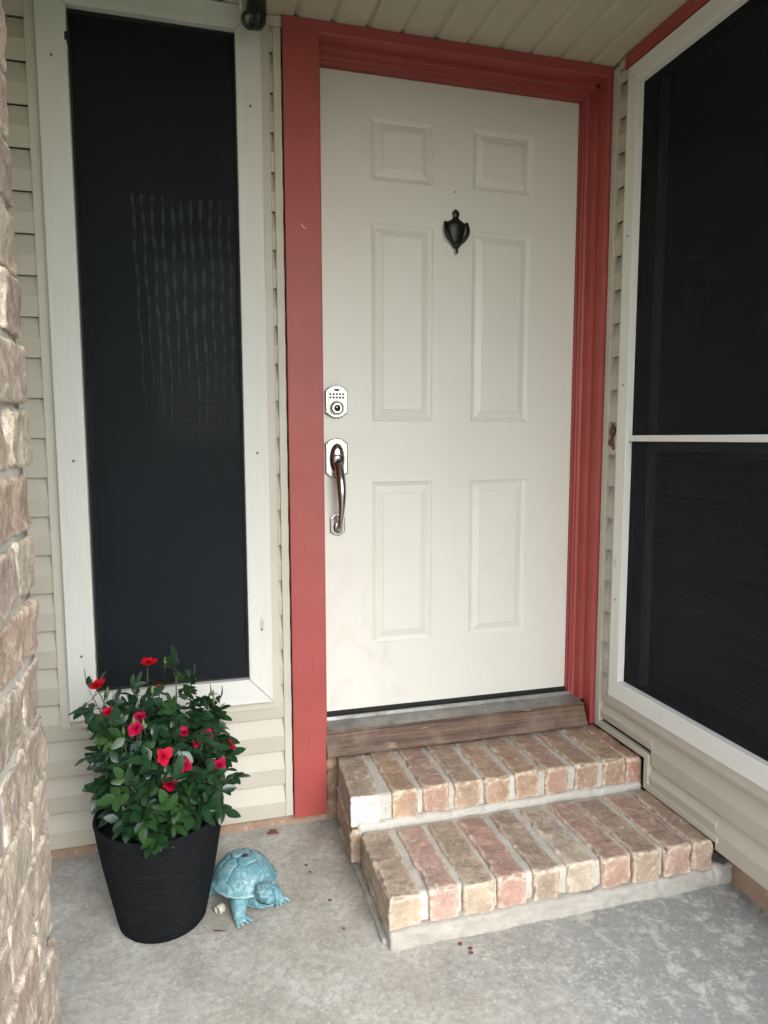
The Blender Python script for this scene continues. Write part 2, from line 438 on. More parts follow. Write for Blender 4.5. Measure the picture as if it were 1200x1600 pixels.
def rough_block(size, step, r, amp, seed, freq=18.0, chip=.0):
    """box centred on the origin with worn corners and an uneven skin"""
    sx, sy, sz = size; n = [max(2, int(round(s / step))) for s in size]
    V = {}; verts = []; faces = []; h = Vector(size) * .5
    off = Vector((seed * 3.17, seed * 1.31, seed * 2.23))
    def vid(i, j, k):
        key = (i, j, k)
        if key not in V:
            p = Vector((-h.x + sx * i / n[0], -h.y + sy * j / n[1], -h.z + sz * k / n[2]))
            rr = min(r, h.x * .9, h.y * .9, h.z * .9)
            inner = Vector([max(-h[a] + rr, min(h[a] - rr, p[a])) for a in range(3)])
            d = p - inner
            if d.length > 1e-9: dn = d.normalized(); p = inner + dn * rr
            else: dn = Vector((0, 0, 1))
            q = p + off
            nz = noise.fractal(q * freq, .9, 2.0, 4)
            edge = sum(1 for a in range(3) if abs(d[a]) > rr * .45)
            k2 = noise.noise(q * 34.0)
            disp = nz * amp - (chip * max(0, k2 - .05) * (edge > 1))
            p = p + dn * disp
            V[key] = len(verts); verts.append(p)
        return V[key]
    for k in (0, n[2]):
        for i in range(n[0]):
            for j in range(n[1]):
                q = [vid(i, j, k), vid(i + 1, j, k), vid(i + 1, j + 1, k), vid(i, j + 1, k)]; faces.append(q if k else q[::-1])
    for j in (0, n[1]):
        for i in range(n[0]):
            for k in range(n[2]):
                q = [vid(i, j, k), vid(i + 1, j, k), vid(i + 1, j, k + 1), vid(i, j, k + 1)]; faces.append(q[::-1] if j else q)
    for i in (0, n[0]):
        for j in range(n[1]):
            for k in range(n[2]):
                q = [vid(i, j, k), vid(i, j + 1, k), vid(i, j + 1, k + 1), vid(i, j, k + 1)]; faces.append(q if i else q[::-1])
    return verts, faces

def rough_box(name, a, b, mat, parent, step=.012, r=.006, amp=.003, seed=1, freq=18., chip=.004):
    a = Vector(a); b = Vector(b); c = (a + b) / 2
    v, f = rough_block(tuple(b - a), step, r, amp, seed, freq, chip)
    return link(name, mesh(name, [p + c for p in v], f), mat, parent, True)

# ================================================================== SETTING
g = box('ground', (-300, -300, -.35), (300, 300, -.15), 'grass'); g['kind'] = 'structure'
pf = box('porch_floor', (-1.9, -2.35, -.3), (1.62, .12, 0), 'conc', None, .008); pf['kind'] = 'structure'
fw = box('bounce_walk', (-.25, -9.0, -.30), (.85, -2.36, -.10), 'conc', None, .01); fw['kind'] = 'structure'  # unseen walk added to bounce neutral light towards the porch
CZ = 2.419
pc = bpy.data.objects.new('porch_ceiling', None); COL.objects.link(pc); pc.location = (0, 0, CZ); pc['kind'] = 'structure'; ORG[pc] = Vector((0, 0, CZ))
box('backing', (-1.9, -2.30, CZ + .0128), (2.4, .2, CZ + .2), 'groove', pc)
bdx = 0.1043
k0 = 0.400
for i in range(-22, 20):
    xa = k0 + bdx * i
    if xa > 1.44 or xa < -1.9: continue
    xb = min(xa + bdx, 1.46)
    prof = [(xa + .0002, CZ + .0125), (xa + .0002, CZ + .0100), (xa + .0045, CZ + .0092), (xa + .0120, CZ + .0022), (xa + .0190, CZ + .0002), (xb - .007, CZ), (xb - .0035, CZ + .0012), (xb - .0002, CZ + .0100), (xb - .0002, CZ + .0125)]
    prism('board', prof, 'y', -2.29, .02, 'soffit', pc)
# unseen beam added at the roof front to shade the upper door
pb = boxes('shade_beam', [((-1.9, -2.50, CZ - .06), (2.4, -2.302, CZ + .3))], 'trim', None, .004)
pb['label'] = 'added unseen beam that shades the porch from the front edge of its roof'; pb['category'] = 'beam'

# ================================================================== BACK WALL
hw = thing('house_wall', 'tan lap siding wall around the front door and the narrow window', 'wall', (0, 0, 0))
WX0, WX1, WZ0, WZ1 = -.200, .231, .507, 2.353     # clear opening of the narrow window
def siding_prof(z0, z1):
    zm = z0 + (z1 - z0) * .52
    z0 = z0 + .0042; return [(.0055, z1 + .0045), (-.0005, z1 + .0045), (-.0018, z1 - .002), (-.0190, zm), (-.0150, z0 + .0015), (-.0140, z0), (-.0120, z0), (-.0120, z0 + .006), (.0055, z0 + .006)]
lap = .1087
zz = [.035 + lap * k for k in range(0, 22)]
def wall_piece(xa, xb, za, zb):
    prism('siding_board', siding_prof(za, zb), 'x', xa, xb, 'vx', hw)
for k, z0 in enumerate(zz):
    z1 = min(z0 + lap, CZ)
    if z1 - z0 < .02: continue
    if z1 < .45: wall_piece(-1.88, .360, z0, z1)
    else:
        wall_piece(-1.88, -.262, z0, z1); wall_piece(.285, .360, z0, z1)
        if z0 < .45: wall_piece(-.262, .285, z0, .445)
box('foundation', (-1.9, .004, -.02), (1.50, .12, .050), 'found', hw, .004)
boxes('sheathing', [((-1.9, .006, .05), (-.215, .10, CZ + .01)), ((.25, .006, .05), (.452, .10, CZ + .01)), ((-.215, .006, .05), (.25, .10, .49)),
                    ((-.215, .006, 2.37), (.25, .10, CZ + .01)), ((1.414, .03, .05), (1.6, .10, CZ + .01)), ((.452, .03, 2.3885), (1.414, .10, CZ + .01)),
                    ((.452, .02, .05), (1.402, .10, .22))], 'dark', hw)
boxes('room_lining', [((-1.9, 2.4, -.1), (1.6, 2.5, 2.6)), ((-2.0, .10, -.1), (-1.9, 2.5, 2.6)), ((1.6, .10, -.1), (1.7, 2.5, 2.6)), ((-2.0, .10, -.15), (1.7, 2.5, -.05)), ((-2.0, .10, 2.55), (1.7, 2.5, 2.65))], 'dark', hw)
# trim channels: round the window, and down the side of the red casing
def channel(parent, name, a, b, mat='trim'): return box(name, a, b, mat, parent, .0018)
channel(hw, 'trim_channel', (-.304, -.024, .402), (-.2745, .002, 2.412))
channel(hw, 'trim_channel', (.302, -.024, .402), (.3255, .002, 2.412))
channel(hw, 'trim_channel', (-.2745, -.0235, .402), (.302, .002, .4305))
channel(hw, 'trim_channel', (.336, -.022, .045), (.3585, .002, 2.386))
channel(hw, 'trim_channel', (.3255, -.0215, 2.389), (.3625, .002, 2.417))

# ================================================================== NARROW WINDOW
def mitred_frame(win, ox0, ox1, ix0, ix1, oz0, oz1, iz0, iz1, put, mats, thick):
    """four boards with mitred ends and a hair gap; put maps (a, depth, z) to world"""
    g = .0009
    quads = {'rail_low': [(ox0 + g, oz0), (ox1 - g, oz0), (ix1 - g, iz0), (ix0 + g, iz0)], 'stile': [(ox0, oz0 + g), (ix0, iz0 + g), (ix0, iz1 - g), (ox0, oz1 - g)],
             'stile2': [(ox1, oz0 + g), (ox1, oz1 - g), (ix1, iz1 - g), (ix1, iz0 + g)], 'rail_top': [(ox0 + g, oz1), (ix0 + g, iz1), (ix1 - g, iz1), (ox1 - g, oz1)]}
    for nm, qd in quads.items():
        bm = bmesh.new()
        A = [bm.verts.new(put(a, 0, z)) for a, z in qd]; B = [bm.verts.new(put(a, thick, z)) for a, z in qd]
        bm.faces.new(A); bm.faces.new(B[::-1])
        for i in range(4): bm.faces.new((A[i], A[(i + 1) % 4], B[(i + 1) % 4], B[i]))
        bmesh.ops.recalc_face_normals(bm, faces=bm.faces)
        es = [e for e in bm.edges if e.verts[0] in A and e.verts[1] in A]
        bmesh.ops.bevel(bm, geom=es, offset=.0016, segments=2, affect='EDGES', profile=.5)
        link('frame_board', bm_mesh('frame_board', bm), mats[0] if 'stile' in nm else mats[1], win)

nw = thing('window', 'tall narrow window with black solar screen and white wood frame left of the red door casing', 'window', (.0135, 0, .431))
mitred_frame(nw, -.274, .301, WX0, WX1, .431, 2.416, WZ0, WZ1, lambda a, d, z: (a, -.046 + d, z), ('wz', 'wx'), .044)
box('screen', (WX0 - .004, -.0185, WZ0 - .004), (WX1 + .004, -.0175, WZ1 + .004), 'screen', nw)
boxes('screen_spline', [((WX0, -.024, WZ0), (WX0 + .005, -.019, WZ1)), ((WX1 - .005, -.024, WZ0), (WX1, -.019, WZ1)), ((WX0 + .005, -.024, WZ0), (WX1 - .005, -.019, WZ0 + .005)), ((WX0 + .005, -.024, WZ1 - .005), (WX1 - .005, -.019, WZ1))], 'rubber', nw)
box('screen_tab', (WX0 - .006, -.0475, 2.262), (WX0 + .006, -.0180, 2.285), 'rubber', nw, .003)
box('glass_pane', (-.214, .052, .492), (.249, .056, 2.369), 'glass', nw)
boxes('sash', [((-.214, .03, .492), (-.19, .051, 2.369)), ((.225, .03, .492), (.249, .051, 2.369)), ((-.19, .03, .492), (.225, .051, .515)), ((-.19, .03, 2.345), (.225, .051, 2.369))], 'rubber', nw)
# pale strips behind the pane, added to imitate moire; then horizontal slats
for i in range(12):
    t = i / 11; xx = -.062 + t * .30
    v_ = []; f_ = []
    for j in range(64):
        z = 1.935 - .62 * j / 63 * (1 - .10 * sin(i * 1.7))
        cxx = xx + .0024 * sin(z * (18 + 3 * abs(i - 5.5)) + i) - .022 * (1 - t) * (z - 1.935) * 1.2
        fade = 1.0 if j < 30 else 1.0 - .80 * (j - 30) / 33
        w = max(.0005, .0054 * (.55 + .45 * sin(j * (.95 - .30 * (3 < i < 8)) + i * .9)) * fade * (1.15 - .5 * abs(t - .5)))
        for dx_, dy_ in ((-w, 0), (w, 0)): v_.append((cxx + dx_, .085 + .003 * sin(z * 30 + i), z))
    for j in range(63): f_.append((2 * j, 2 * j + 1, 2 * j + 3, 2 * j + 2))
    o = link('moire_strip', mesh('moire_strip', v_, f_), 'blind', nw); md = o.modifiers.new('s', 'SOLIDIFY'); md.thickness = .0008
for i in range(17):
    z = 1.40 - i * .0185; xa = .04 if i < 10 else .04 + (i - 9) * .012
    prism('blind_slat', [(.095, z), (.110, z + .006), (.110, z + .0066), (.095, z + .0012)], 'x', xa, .236, 'blind2', nw)
for (nx, nz) in ((-.238, 2.222), (-.232, 1.172), (.268, 2.155), (.268, 1.19), (-.236, .62), (.270, .66)):
    lathe('nail_head', [(.0002, -.0475), (.0036, -.0474), (.0040, -.0458), (.0040, -.045)], 'groove', nw, (nx, 0, nz), 10, 'y')

# ================================================================== DOOR FRAME
df = thing('door_frame', 'dark red painted door casing and jambs around the cream door', 'door frame', (.9, 0, .036))
o = box('casing_board', (.3630, -.030, .036), (.4670, .020, 2.3855), 'red', df, .0016)
sc = prism('paint_chip', [(.4095, 1.856), (.4105, 1.8565), (.4125, 1.849), (.4135, 1.8475), (.424, 1.8425), (.4235, 1.8415), (.412, 1.846), (.411, 1.849)], 'y', -.0306, -.0298, 'white', o)
for (xa_, za_, xb_, zb_) in ((.424, .560, .4275, .512), (.405, .905, .4075, .878), (.4035, .372, .4195, .398), (.413, .300, .4115, .262)):
    tube('scratch', [(xa_, -.0302, za_), ((xa_ + xb_) / 2 + .0012, -.0303, (za_ + zb_) / 2), (xb_, -.0302, zb_)], [.0003, .0007, .0003], 'scuff', o, 5)
# upright profile on the right, x against y, and the same moulding turned over for the head
pr = [(1.4385, -.030), (1.4130, -.030), (1.4100, -.027), (1.4095, .016), (1.4085, .020), (1.3975, .020), (1.3960, .0215), (1.3955, .056), (1.3850, .0585), (1.3845, .0660), (1.3790, .0670), (1.3785, .098), (1.4385, .098)]
prism('jamb', pr, 'z', .3010, 2.3840, 'red', df)
prism('casing_foot', [(1.4385, -.030), (1.4130, -.030), (1.4100, -.027), (1.4095, .014), (1.4385, .014)], 'z', .2285, .3008, 'red', df)
hp = [(-.030, 2.4175), (-.030, 2.3875), (-.027, 2.3845), (.016, 2.3840), (.020, 2.3830), (.020, 2.3720), (.0215, 2.3705), (.056, 2.3700), (.0585, 2.3595), (.0660, 2.3590), (.0670, 2.3535), (.098, 2.3530), (.098, 2.4175)]
prism('head_casing', hp, 'x', .3632, 1.4383, 'red', df)
prism('jamb', [(.4672, .018), (.478, .018), (.478, .058), (.486, .060), (.486, .098), (.4672, .098)], 'z', .3010, 2.3840, 'red', df)
boxes('weather_strip', [((1.3745, .0770, .325), (1.3783, .0880, 2.352)), ], 'red', df)

# ================================================================== DOOR
DY = .090
fd = thing('front_door', 'cream six panel front door with black knocker and nickel lock set', 'door', (.925, DY, .325))
DX0, DX1, DZ0, DZ1 = .470, 1.3775, .3270, 2.3510
cols = [(.651, .858), (.995, 1.207)]
rows = [(.548, 1.090), (1.288, 1.910), (2.040, 2.230)]
xs = [DX0, .651, .858, .995, 1.207, DX1]; zs = [DZ0, .548, 1.090, 1.288, 1.910, 2.040, 2.230, DZ1]
bm = bmesh.new(); vd = {}
def dv(i, k):
    if (i, k) not in vd: vd[(i, k)] = bm.verts.new((xs[i], DY, zs[k]))
    return vd[(i, k)]
for i in range(5):
    for k in range(7):
        if i in (1, 3) and k in (1, 3, 5): continue
        bm.faces.new((dv(i, k), dv(i + 1, k), dv(i + 1, k + 1), dv(i, k + 1)))
ext = bmesh.ops.extrude_face_region(bm, geom=list(bm.faces))
bmesh.ops.translate(bm, verts=[v for v in ext['geom'] if isinstance(v, bmesh.types.BMVert)], vec=(0, .042, 0))
bmesh.ops.recalc_face_normals(bm, faces=bm.faces)
slab = link('slab', bm_mesh('slab', bm), 'door', fd)
for (xa, xb) in cols:
    for (za, zb) in rows:
        prof = [(0, 0), (.0022, .0026), (.0060, .0050), (.0100, .0058), (.0125, .0082), (.0150, .0088), (.0365, .0022), (.0372, .0024), (.0380, .0008), (.0390, .0004)]
        v = []; f = []
        for (ins, dep) in prof:
            v += [(xa + ins, DY + dep, za + ins), (xb - ins, DY + dep, za + ins), (xb - ins, DY + dep, zb - ins), (xa + ins, DY + dep, zb - ins)]
        for a in range(len(prof) - 1):
            for k in range(4): f.append((a * 4 + k, a * 4 + (k + 1) % 4, (a + 1) * 4 + (k + 1) % 4, (a + 1) * 4 + k))
        L = (len(prof) - 1) * 4; f.append((L, L + 1, L + 2, L + 3))
        me = mesh('panel', v, f); bm = bmesh.new(); bm.from_mesh(me); bmesh.ops.recalc_face_normals(bm, faces=bm.faces)
        if sum(p.normal.y * p.calc_area() for p in bm.faces) > 0: bmesh.ops.reverse_faces(bm, faces=bm.faces)
        bm.to_mesh(me); bm.free()
        link('panel', me, 'door', fd)
boxes('door_sweep', [((DX0 + .002, DY + .004, .3035), (DX1 - .002, DY + .036, .3268))], 'rubber', fd)
lathe('peep_hole', [(.0002, DY - .002), (.0022, DY - .002), (.0026, DY + .001)], 'iron', fd, (.932, 0, 2.027), 12, 'y')

# knocker
KX = .9345
kn = lathe('knocker', [(.0002, 1.846), (.007, 1.850), (.0165, 1.864), (.0255, 1.884), (.0315, 1.904), (.0345, 1.919), (.0325, 1.927), (.024, 1.934), (.0140, 1.940), (.0100, 1.945), (.0105, 1.950), (.0130, 1.956), (.0120, 1.963), (.007, 1.968), (.0002, 1.973)], 'iron', fd, (KX, DY - .003, 0), 24, 'z', .42)
for s in (-1, 1):
    pts = []
    for j in range(15):
        t = j / 14
        pts.append((KX + s * (.0365 + .005 * sin(t * pi)) * (1 - t ** 2.6), DY - .010 - .008 * sin(t * pi), 1.926 - .074 * t))
    tube('knocker_arm', pts, [.0046 + .0020 * sin(pi * j / 14) for j in range(15)], 'iron', kn, 8)
    lathe('knocker_pivot', [(.0002, -.006), (.0045, -.005), (.0052, 0), (.0045, .005), (.0002, .006)], 'iron', kn, (KX + s * .0365, DY - .008, 1.9265), 10, 'x')
lathe('knocker_striker', [(.0002, 1.828), (.0035, 1.830), (.0046, 1.837), (.0036, 1.845), (.0075, 1.848), (.0125, 1.854), (.0135, 1.859), (.0095, 1.865), (.0002, 1.868)], 'iron', kn, (KX, DY - .016, 0), 16, 'z', .8)

# lock plates
def arched(cx, w, z0, z1, rise, sh=.006, n=10):
    """plate outline: straight sides, little shoulders, bowed top and bottom"""
    h = w / 2; p = []
    p.append((cx - h, z0 + rise)); p.append((cx - h + sh, z0 + rise))
    for j in range(n + 1):
        t = -1 + 2 * j / n; p.append((cx + t * (h - sh), z0 + rise * t * t * .85 ))
    p.append((cx + h - sh, z0 + rise)); p.append((cx + h, z0 + rise))
    p.append((cx + h, z1 - rise)); p.append((cx + h - sh, z1 - rise))
    for j in range(n + 1):
        t = 1 - 2 * j / n; p.append((cx + t * (h - sh), z1 - rise * t * t * .85))
    p.append((cx - h + sh, z1 - rise)); p.append((cx - h, z1 - rise))
    return p
HX = .5305
db = prism('deadbolt', arched(HX, .070, 1.2975, 1.3995, .014), 'y', DY - .020, DY, 'nickel', fd, .003, 3)
prism('keypad_face', arched(HX, .056, 1.3035, 1.3935, .013, .004), 'y', DY - .0225, DY - .019, 'nickel_b', db, .0012, 2)
lathe('cylinder', [(.0002, DY - .027), (.006, DY - .027), (.0065, DY - .026), (.0185, DY - .0255), (.0205, DY - .028), (.0225, DY - .028), (.0232, DY - .024), (.0232, DY - .0215)], 'nickel', db, (HX, 0, 1.3285), 32, 'y')
lathe('keyway', [(.0002, DY - .0290), (.0050, DY - .0288), (.0062, DY - .0272)], 'iron', db, (HX + .0005, 0, 1.3235), 16, 'y')
for r_ in range(2):
    for c_ in range(5):
        lathe('key_button', [(.0002, DY - .0245), (.0031, DY - .0243), (.0037, DY - .0222)], 'plastic', db, (HX - .0205 + .0102 * c_, 0, 1.3715 - .0105 * r_), 12, 'y')
lathe('badge', [(.0002, DY - .0237), (.0085, DY - .0236), (.0092, DY - .0222)], 'plastic', db, (HX, 0, 1.3845), 20, 'y', .42)
hl = prism('handle_plate', arched(HX + .0005, .074, 1.103, 1.2330, .015), 'y', DY - .012, DY, 'nickel', fd, .004, 3)
lathe('dome', [(.0245, DY - .0115), (.0240, DY - .018), (.0215, DY - .0245), (.0140, DY - .0290), (.0002, DY - .0310)], 'nickel', hl, (HX + .001, 0, 1.1680), 28, 'y', 2.05)
box('latch_slot', (HX - .0045, DY - .0335, 1.150), (HX + .0065, DY - .025, 1.168), 'iron', hl, .001)
tv = []; tf = []
nU, nV = 9, 6
for a in range(nU):
    for b_ in range(nV):
        s = -1 + 2 * a / (nU - 1); t = b_ / (nV - 1)
        tv.append((HX + .001 + s * .0165 * (1 - .25 * (1 - t)), DY - .028 - .024 * t + .006 * s * s, 1.1745 + .004 * t * t - .0035 * s * s + .002))
for a in range(nU - 1):
    for b_ in range(nV - 1): tf.append((a * nV + b_, (a + 1) * nV + b_, (a + 1) * nV + b_ + 1, a * nV + b_ + 1))
tl = link('thumb_latch', mesh('thumb_latch', tv, tf), 'nickel', hl, True); md = tl.modifiers.new('s', 'SOLIDIFY'); md.thickness = .0028
gp = []; gr = []
for j in range(25):
    t = j / 24
    d = .052 * sin(pi * min(1, t * .96 + .04)) ** .55 if t < 1 else 0
    gp.append((HX + .002 + .003 * sin(t * pi * 1.0) , DY - .010 - d * .98 - .004, 1.1480 - .2120 * t + (.006 * (1 - t) if t < .1 else 0)))
    gr.append(.0128 - .0070 * max(0, t - .22) ** .9 + .0028 * sin(pi * min(1, t * 1.5)) )
tube('grip', gp, gr, 'nickel', hl, 18)
lp = prism('lower_plate', arched(HX + .002, .049, .9180, .9900, .010, .005), 'y', DY - .010, DY, 'nickel', fd, .0032, 3)
lathe('rose_cup', [(.0155, DY - .0095), (.0150, DY - .014), (.0115, DY - .0170), (.0002, DY - .0175)], 'nickel', lp, (HX + .002, 0, .946), 24, 'y', 1.35)

# ================================================================== THRESHOLD
th = thing('door_threshold', 'worn grey metal threshold on a weathered brown wood sill under the door', 'threshold', (.93, 0, .2285))
prism('metal_plate', [(.125, .280), (.125, .3030), (.080, .3025), (.074, .3150), (.066, .3155), (.060, .3060), (.020, .3012), (-.0105, .2985), (-.0115, .2930), (.02, .280)], 'x', .4690, 1.3960, 'alu', th)
wv = prism('wood_sill', [(.018, .2300), (-.047, .2295), (-.0480, .2330), (-.0180, .2870), (-.0160, .2925), (-.0085, .2938), (.018, .2800)], 'x', .4675, 1.3920, 'sill', th)
box('cap_strip', (.4685, -.0150, .2942), (1.3935, -.0117, .3005), 'sill', th, .0006)
for sx_ in (.62, 1.03, 1.26):
    lathe('screw', [(.0002, .3032), (.0034, .3030), (.0036, .3012)], 'white' if sx_ == 1.03 else 'alu', th, (sx_, .012, 0), 10, 'z')

# ================================================================== BRICK STEPS
st = thing('brick_steps', 'two low steps of worn tan and pink bricks below the door', 'steps', (.96, -.3, 0))
UPX = [(.510, .587), (.610, .682), (.704, .781), (.803, .881), (.900, .975), (1.000, 1.075), (1.099, 1.176), (1.200, 1.277), (1.302, 1.376), (1.385, 1.436)]
LOX = [(.509, .586), (.612, .684), (.703, .782), (.795, .871), (.896, .967), (.993, 1.068), (1.092, 1.171), (1.184, 1.262), (1.283, 1.362), (1.376, 1.437)]
tan = (.50, .365, .255); ylw = (.54, .42, .305); pink = (.60, .40, .325); brn = (.49, .325, .235); crm = (.68, .57, .44); grt = (.47, .385, .295)
UPC = [grt, (.53, .36, .24), (.53, .34, .26), tan, (.53, .37, .25), (.54, .365, .25), (.53, .35, .255), (.50, .35, .25), (.52, .36, .24), (.56, .31, .225)]
LOC = [ylw, pink, ylw, (.56, .345, .275), (.46, .36, .26), crm, (.57, .375, .285), (.52, .39, .28), pink, (.52, .375, .27)]
def step_brick(xr, y0, y1, z0, z1, col, seed, rotz=0.0, tilt=0.0, white=False):
    xr = (xr[0] - .0025, xr[1] + .0025); w = xr[1] - xr[0]
    v, f = rough_block((w, y1 - y0, z1 - z0), .0065, .0052, .0032, seed, 24., .015)
    R = Matrix.Rotation(rotz, 3, 'Z') @ Matrix.Rotation(tilt, 3, 'X')
    c = Vector(((xr[0] + xr[1]) / 2, (y0 + y1) / 2, (z0 + z1) / 2))
    me = mesh('brick', [R @ p for p in v], f); me.materials.append(M['brick'])
    if white:
        me.materials.append(M['wbend'])
        for p in me.polygons:
            if p.normal.y < -.6: p.material_index = 1
    o = link('brick', me, None, st, True); o.location = c - ORG[st]; o.color = (col[0] * .84, col[1] * .82, col[2] * .82, 1); return o
for i, xr in enumerate(UPX):
    j = random.uniform(-.003, .003)
    if i == 0: step_brick((xr[0] - .012, xr[1] - .010), -.292, -.012, .128, .2200, UPC[i], 11, rad(-4.2), 0, True)
    else: step_brick(xr, -.292 + j, -.014, .138 + .3 * j, .2210 + .5 * j, UPC[i], 11 + i, rad(random.uniform(-.6, .6)), rad(random.uniform(-.5, .5)))
for i, xr in enumerate(LOX):
    j = random.uniform(-.004, .004)
    step_brick(xr, -.612 + j - (.004 if i > 5 else 0), -.322, .043 + .3 * j - (.006 if i == 0 else 0), .1285 + .6 * j, LOC[i], 41 + i, rad(random.uniform(-.8, .8)), rad(random.uniform(-.7, .7)))
step_brick((.4935, .56), -.300, -.020, .028, .122, (.45, .32, .22), 77, rad(-3.2))
step_brick((.509, .575), -.455, -.325, .012, .048, (.42, .34, .25), 78)
step_brick((.512, .575), -.612, -.462, .004, .043, (.45, .37, .28), 79)
rough_box('mortar', (.505, -.2835, .010), (1.4375, -.004, .2135), 'mortar', st, .014, .006, .0035, 3, 22.)
rough_box('mortar', (.503, -.3020, .095), (1.4373, -.2500, .1415), 'mortar', st, .010, .010, .0045, 4, 26.)
rough_box('mortar', (.514, -.6020, .008), (1.4370, -.296, .1205), 'mortar', st, .012, .006, .0035, 5, 22.)
rough_box('mortar', (.506, -.6260, -.006), (1.4500, -.560, .0480), 'base_mortar', st, .008, .007, .0065, 6, 26.)
rough_box('mortar', (.495, -.600, -.008), (.540, -.060, .012), 'base_mortar', st, .008, .004, .0040, 7, 30.)
rough_box('mortar', (1.43, -.632, -.010), (1.500, -.555, .060), 'base_mortar', st, .008, .012, .0100, 8, 26.)
# rubble between the casing foot and the first brick
rough_box('rubble', (.474, -.004, .02), (.515, .03, .222), 'found', st, .006, .004, .010, 21, 34.)

# ================================================================== SIDE WALL
RX = 1.440
sw = thing('side_wall', 'tan lap siding wall at right angles to the door under the wide window', 'wall', (RX, -1.3, 0))
YR0, YR1 = -.123, -1.95; IY0, IY1 = -.173, -1.90
RZ0, RZ1, IZ0, IZ1 = .368, 2.366, .4285, 2.308
lapR = .1068
def side_piece(ya, yb, za, zb, base=None):
    b0 = za if base is None else base
    zm = za + (zb - za) * .52
    prism('siding_board', [(RX + .0065, zb + .0045), (RX + .0060, zb + .0045), (RX + .0050, zb - .002), (RX - .0120, zm), (RX - .0080, za + .0057), (RX - .0070, za + .0042), (RX - .0050, za + .0042), (RX - .0050, za + .009), (RX + .0065, za + .009)], 'y', ya, yb, 'vy', sw)
zr = [.104 + lapR * k for k in range(22)]
for k, z0 in enumerate(zr):
    z1 = z0 + lapR
    if z0 > CZ - .03: break
    z1 = min(z1, CZ - .012)
    if k == 0:
        side_piece(-.628, -2.08, z0, z1); side_piece(-.335, -.628, .146, z1)
    elif k == 1:
        side_piece(-.345, -2.08, z0, z1)
    elif z1 < .37: side_piece(-.058, -2.08, z0 if z0 > .26 else .26, z1)
    else:
        side_piece(-.058, -.150, z0, z1); side_piece(-1.93, -2.08, z0, z1)
        if z0 < .385: side_piece(-.150, -1.93, z0, .385)
side_piece(-.058, -.345, .259, .3165)
boxes('sheathing', [((RX + .007, -.190, .1), (RX + .10, .0, CZ + .01)), ((RX + .007, -2.08, .1), (RX + .10, -1.885, CZ + .01)), ((RX + .007, -1.885, .1), (RX + .10, -.190, .40)), ((RX + .007, -1.885, 2.34), (RX + .10, -.190, CZ + .01))], 'dark', sw)
boxes('room_lining', [((2.6, -2.08, 0), (2.7, .2, 2.6)), ((RX + .10, -2.18, 0), (2.7, -2.08, 2.6)), ((RX + .10, .2, 0), (2.7, .3, 2.6)), ((RX + .1, -2.13, 2.5), (2.7, .3, 2.6)), ((RX + .1, -2.13, 0), (2.7, .3, .1))], 'dark', sw)
box('foundation', (RX + .052, -2.08, -.02), (RX + .17, -.02, .115), 'found', sw, .004)
JX0, JX1 = RX - .016, RX + .004
def ch(a, b, dx=0.0): box('trim_channel', (JX0 + dx, a[0], a[1]), (JX1, b[0], b[1]), 'trim', sw, .0018)
ch((-.062, .2505), (-.0345, 2.405))                 # corner
ch((-.338, .2300), (-.0345, .2502), .0004)          # over the upper step
ch((-.338, .1535), (-.3160, .2298), .0008)          # down the riser
ch((-.640, .1330), (-.3160, .1532), .0012)          # over the lower step
ch((-.100, 2.392), (-.0625, 2.413), .0006)
box('fascia_strip', (RX - .020, -2.08, 2.372), (RX + .004, -.1015, 2.4165), 'red', sw, .0015)
channel(sw, 'sill_channel', (RX - .017, -1.97, .3370), (RX + .003, -.112, .3670))
channel(sw, 'trim_channel', (RX - .0165, -.1225, .3672), (RX + .003, -.1120, 2.370))

# ================================================================== WIDE WINDOW
ww = thing('window', 'wide window with two black solar screens and white wood frame on the right wall', 'window', (RX, -1.0, RZ0))
mitred_frame(ww, YR0, YR1, IY0, IY1, RZ0, RZ1, IZ0, IZ1, lambda a, d, z: (RX - .022 + d, a, z), ('wyz', 'wy'), .024)
box('cross_bar', (RX - .012, IY1 + .001, 1.2210), (RX + .004, IY0 - .001, 1.2400), 'wy', ww, .0015)
box('screen', (RX + .0030, IY1 + .002, 1.2405), (RX + .0040, IY0 - .002, IZ1 + .004), 'screen', ww)
box('screen', (RX + .0030, IY1 + .002, IZ0 - .004), (RX + .0040, IY0 - .002, 1.2205), 'screen', ww)
boxes('sash', [((RX + .03, -.235, .43), (RX + .05, -.215, 2.30)), ((RX + .03, -1.86, .43), (RX + .05, -1.84, 2.30)), ((RX + .03, -1.84, 1.19), (RX + .05, -.235, 1.225))], 'blind2', ww)
box('glass_pane', (RX + .055, -1.88, .41), (RX + .059, -.195, 2.33), 'glass', ww)
for i in range(34):
    prism('blind_slat', [(RX + .085, .45 + .022 * i), (RX + .105, .458 + .022 * i), (RX + .105, .4588 + .022 * i), (RX + .085, .4512 + .022 * i)], 'y', -1.86, -.21, 'blind2', ww)
for (yy, zz_) in ((-.148, 1.86), (-.146, .70), (-.150, 1.40)):
    lathe('nail_head', [(.0002, RX - .0235), (.0030, RX - .0234), (.0034, RX - .0218)], 'groove', ww, (0, yy, zz_), 10, 'x')

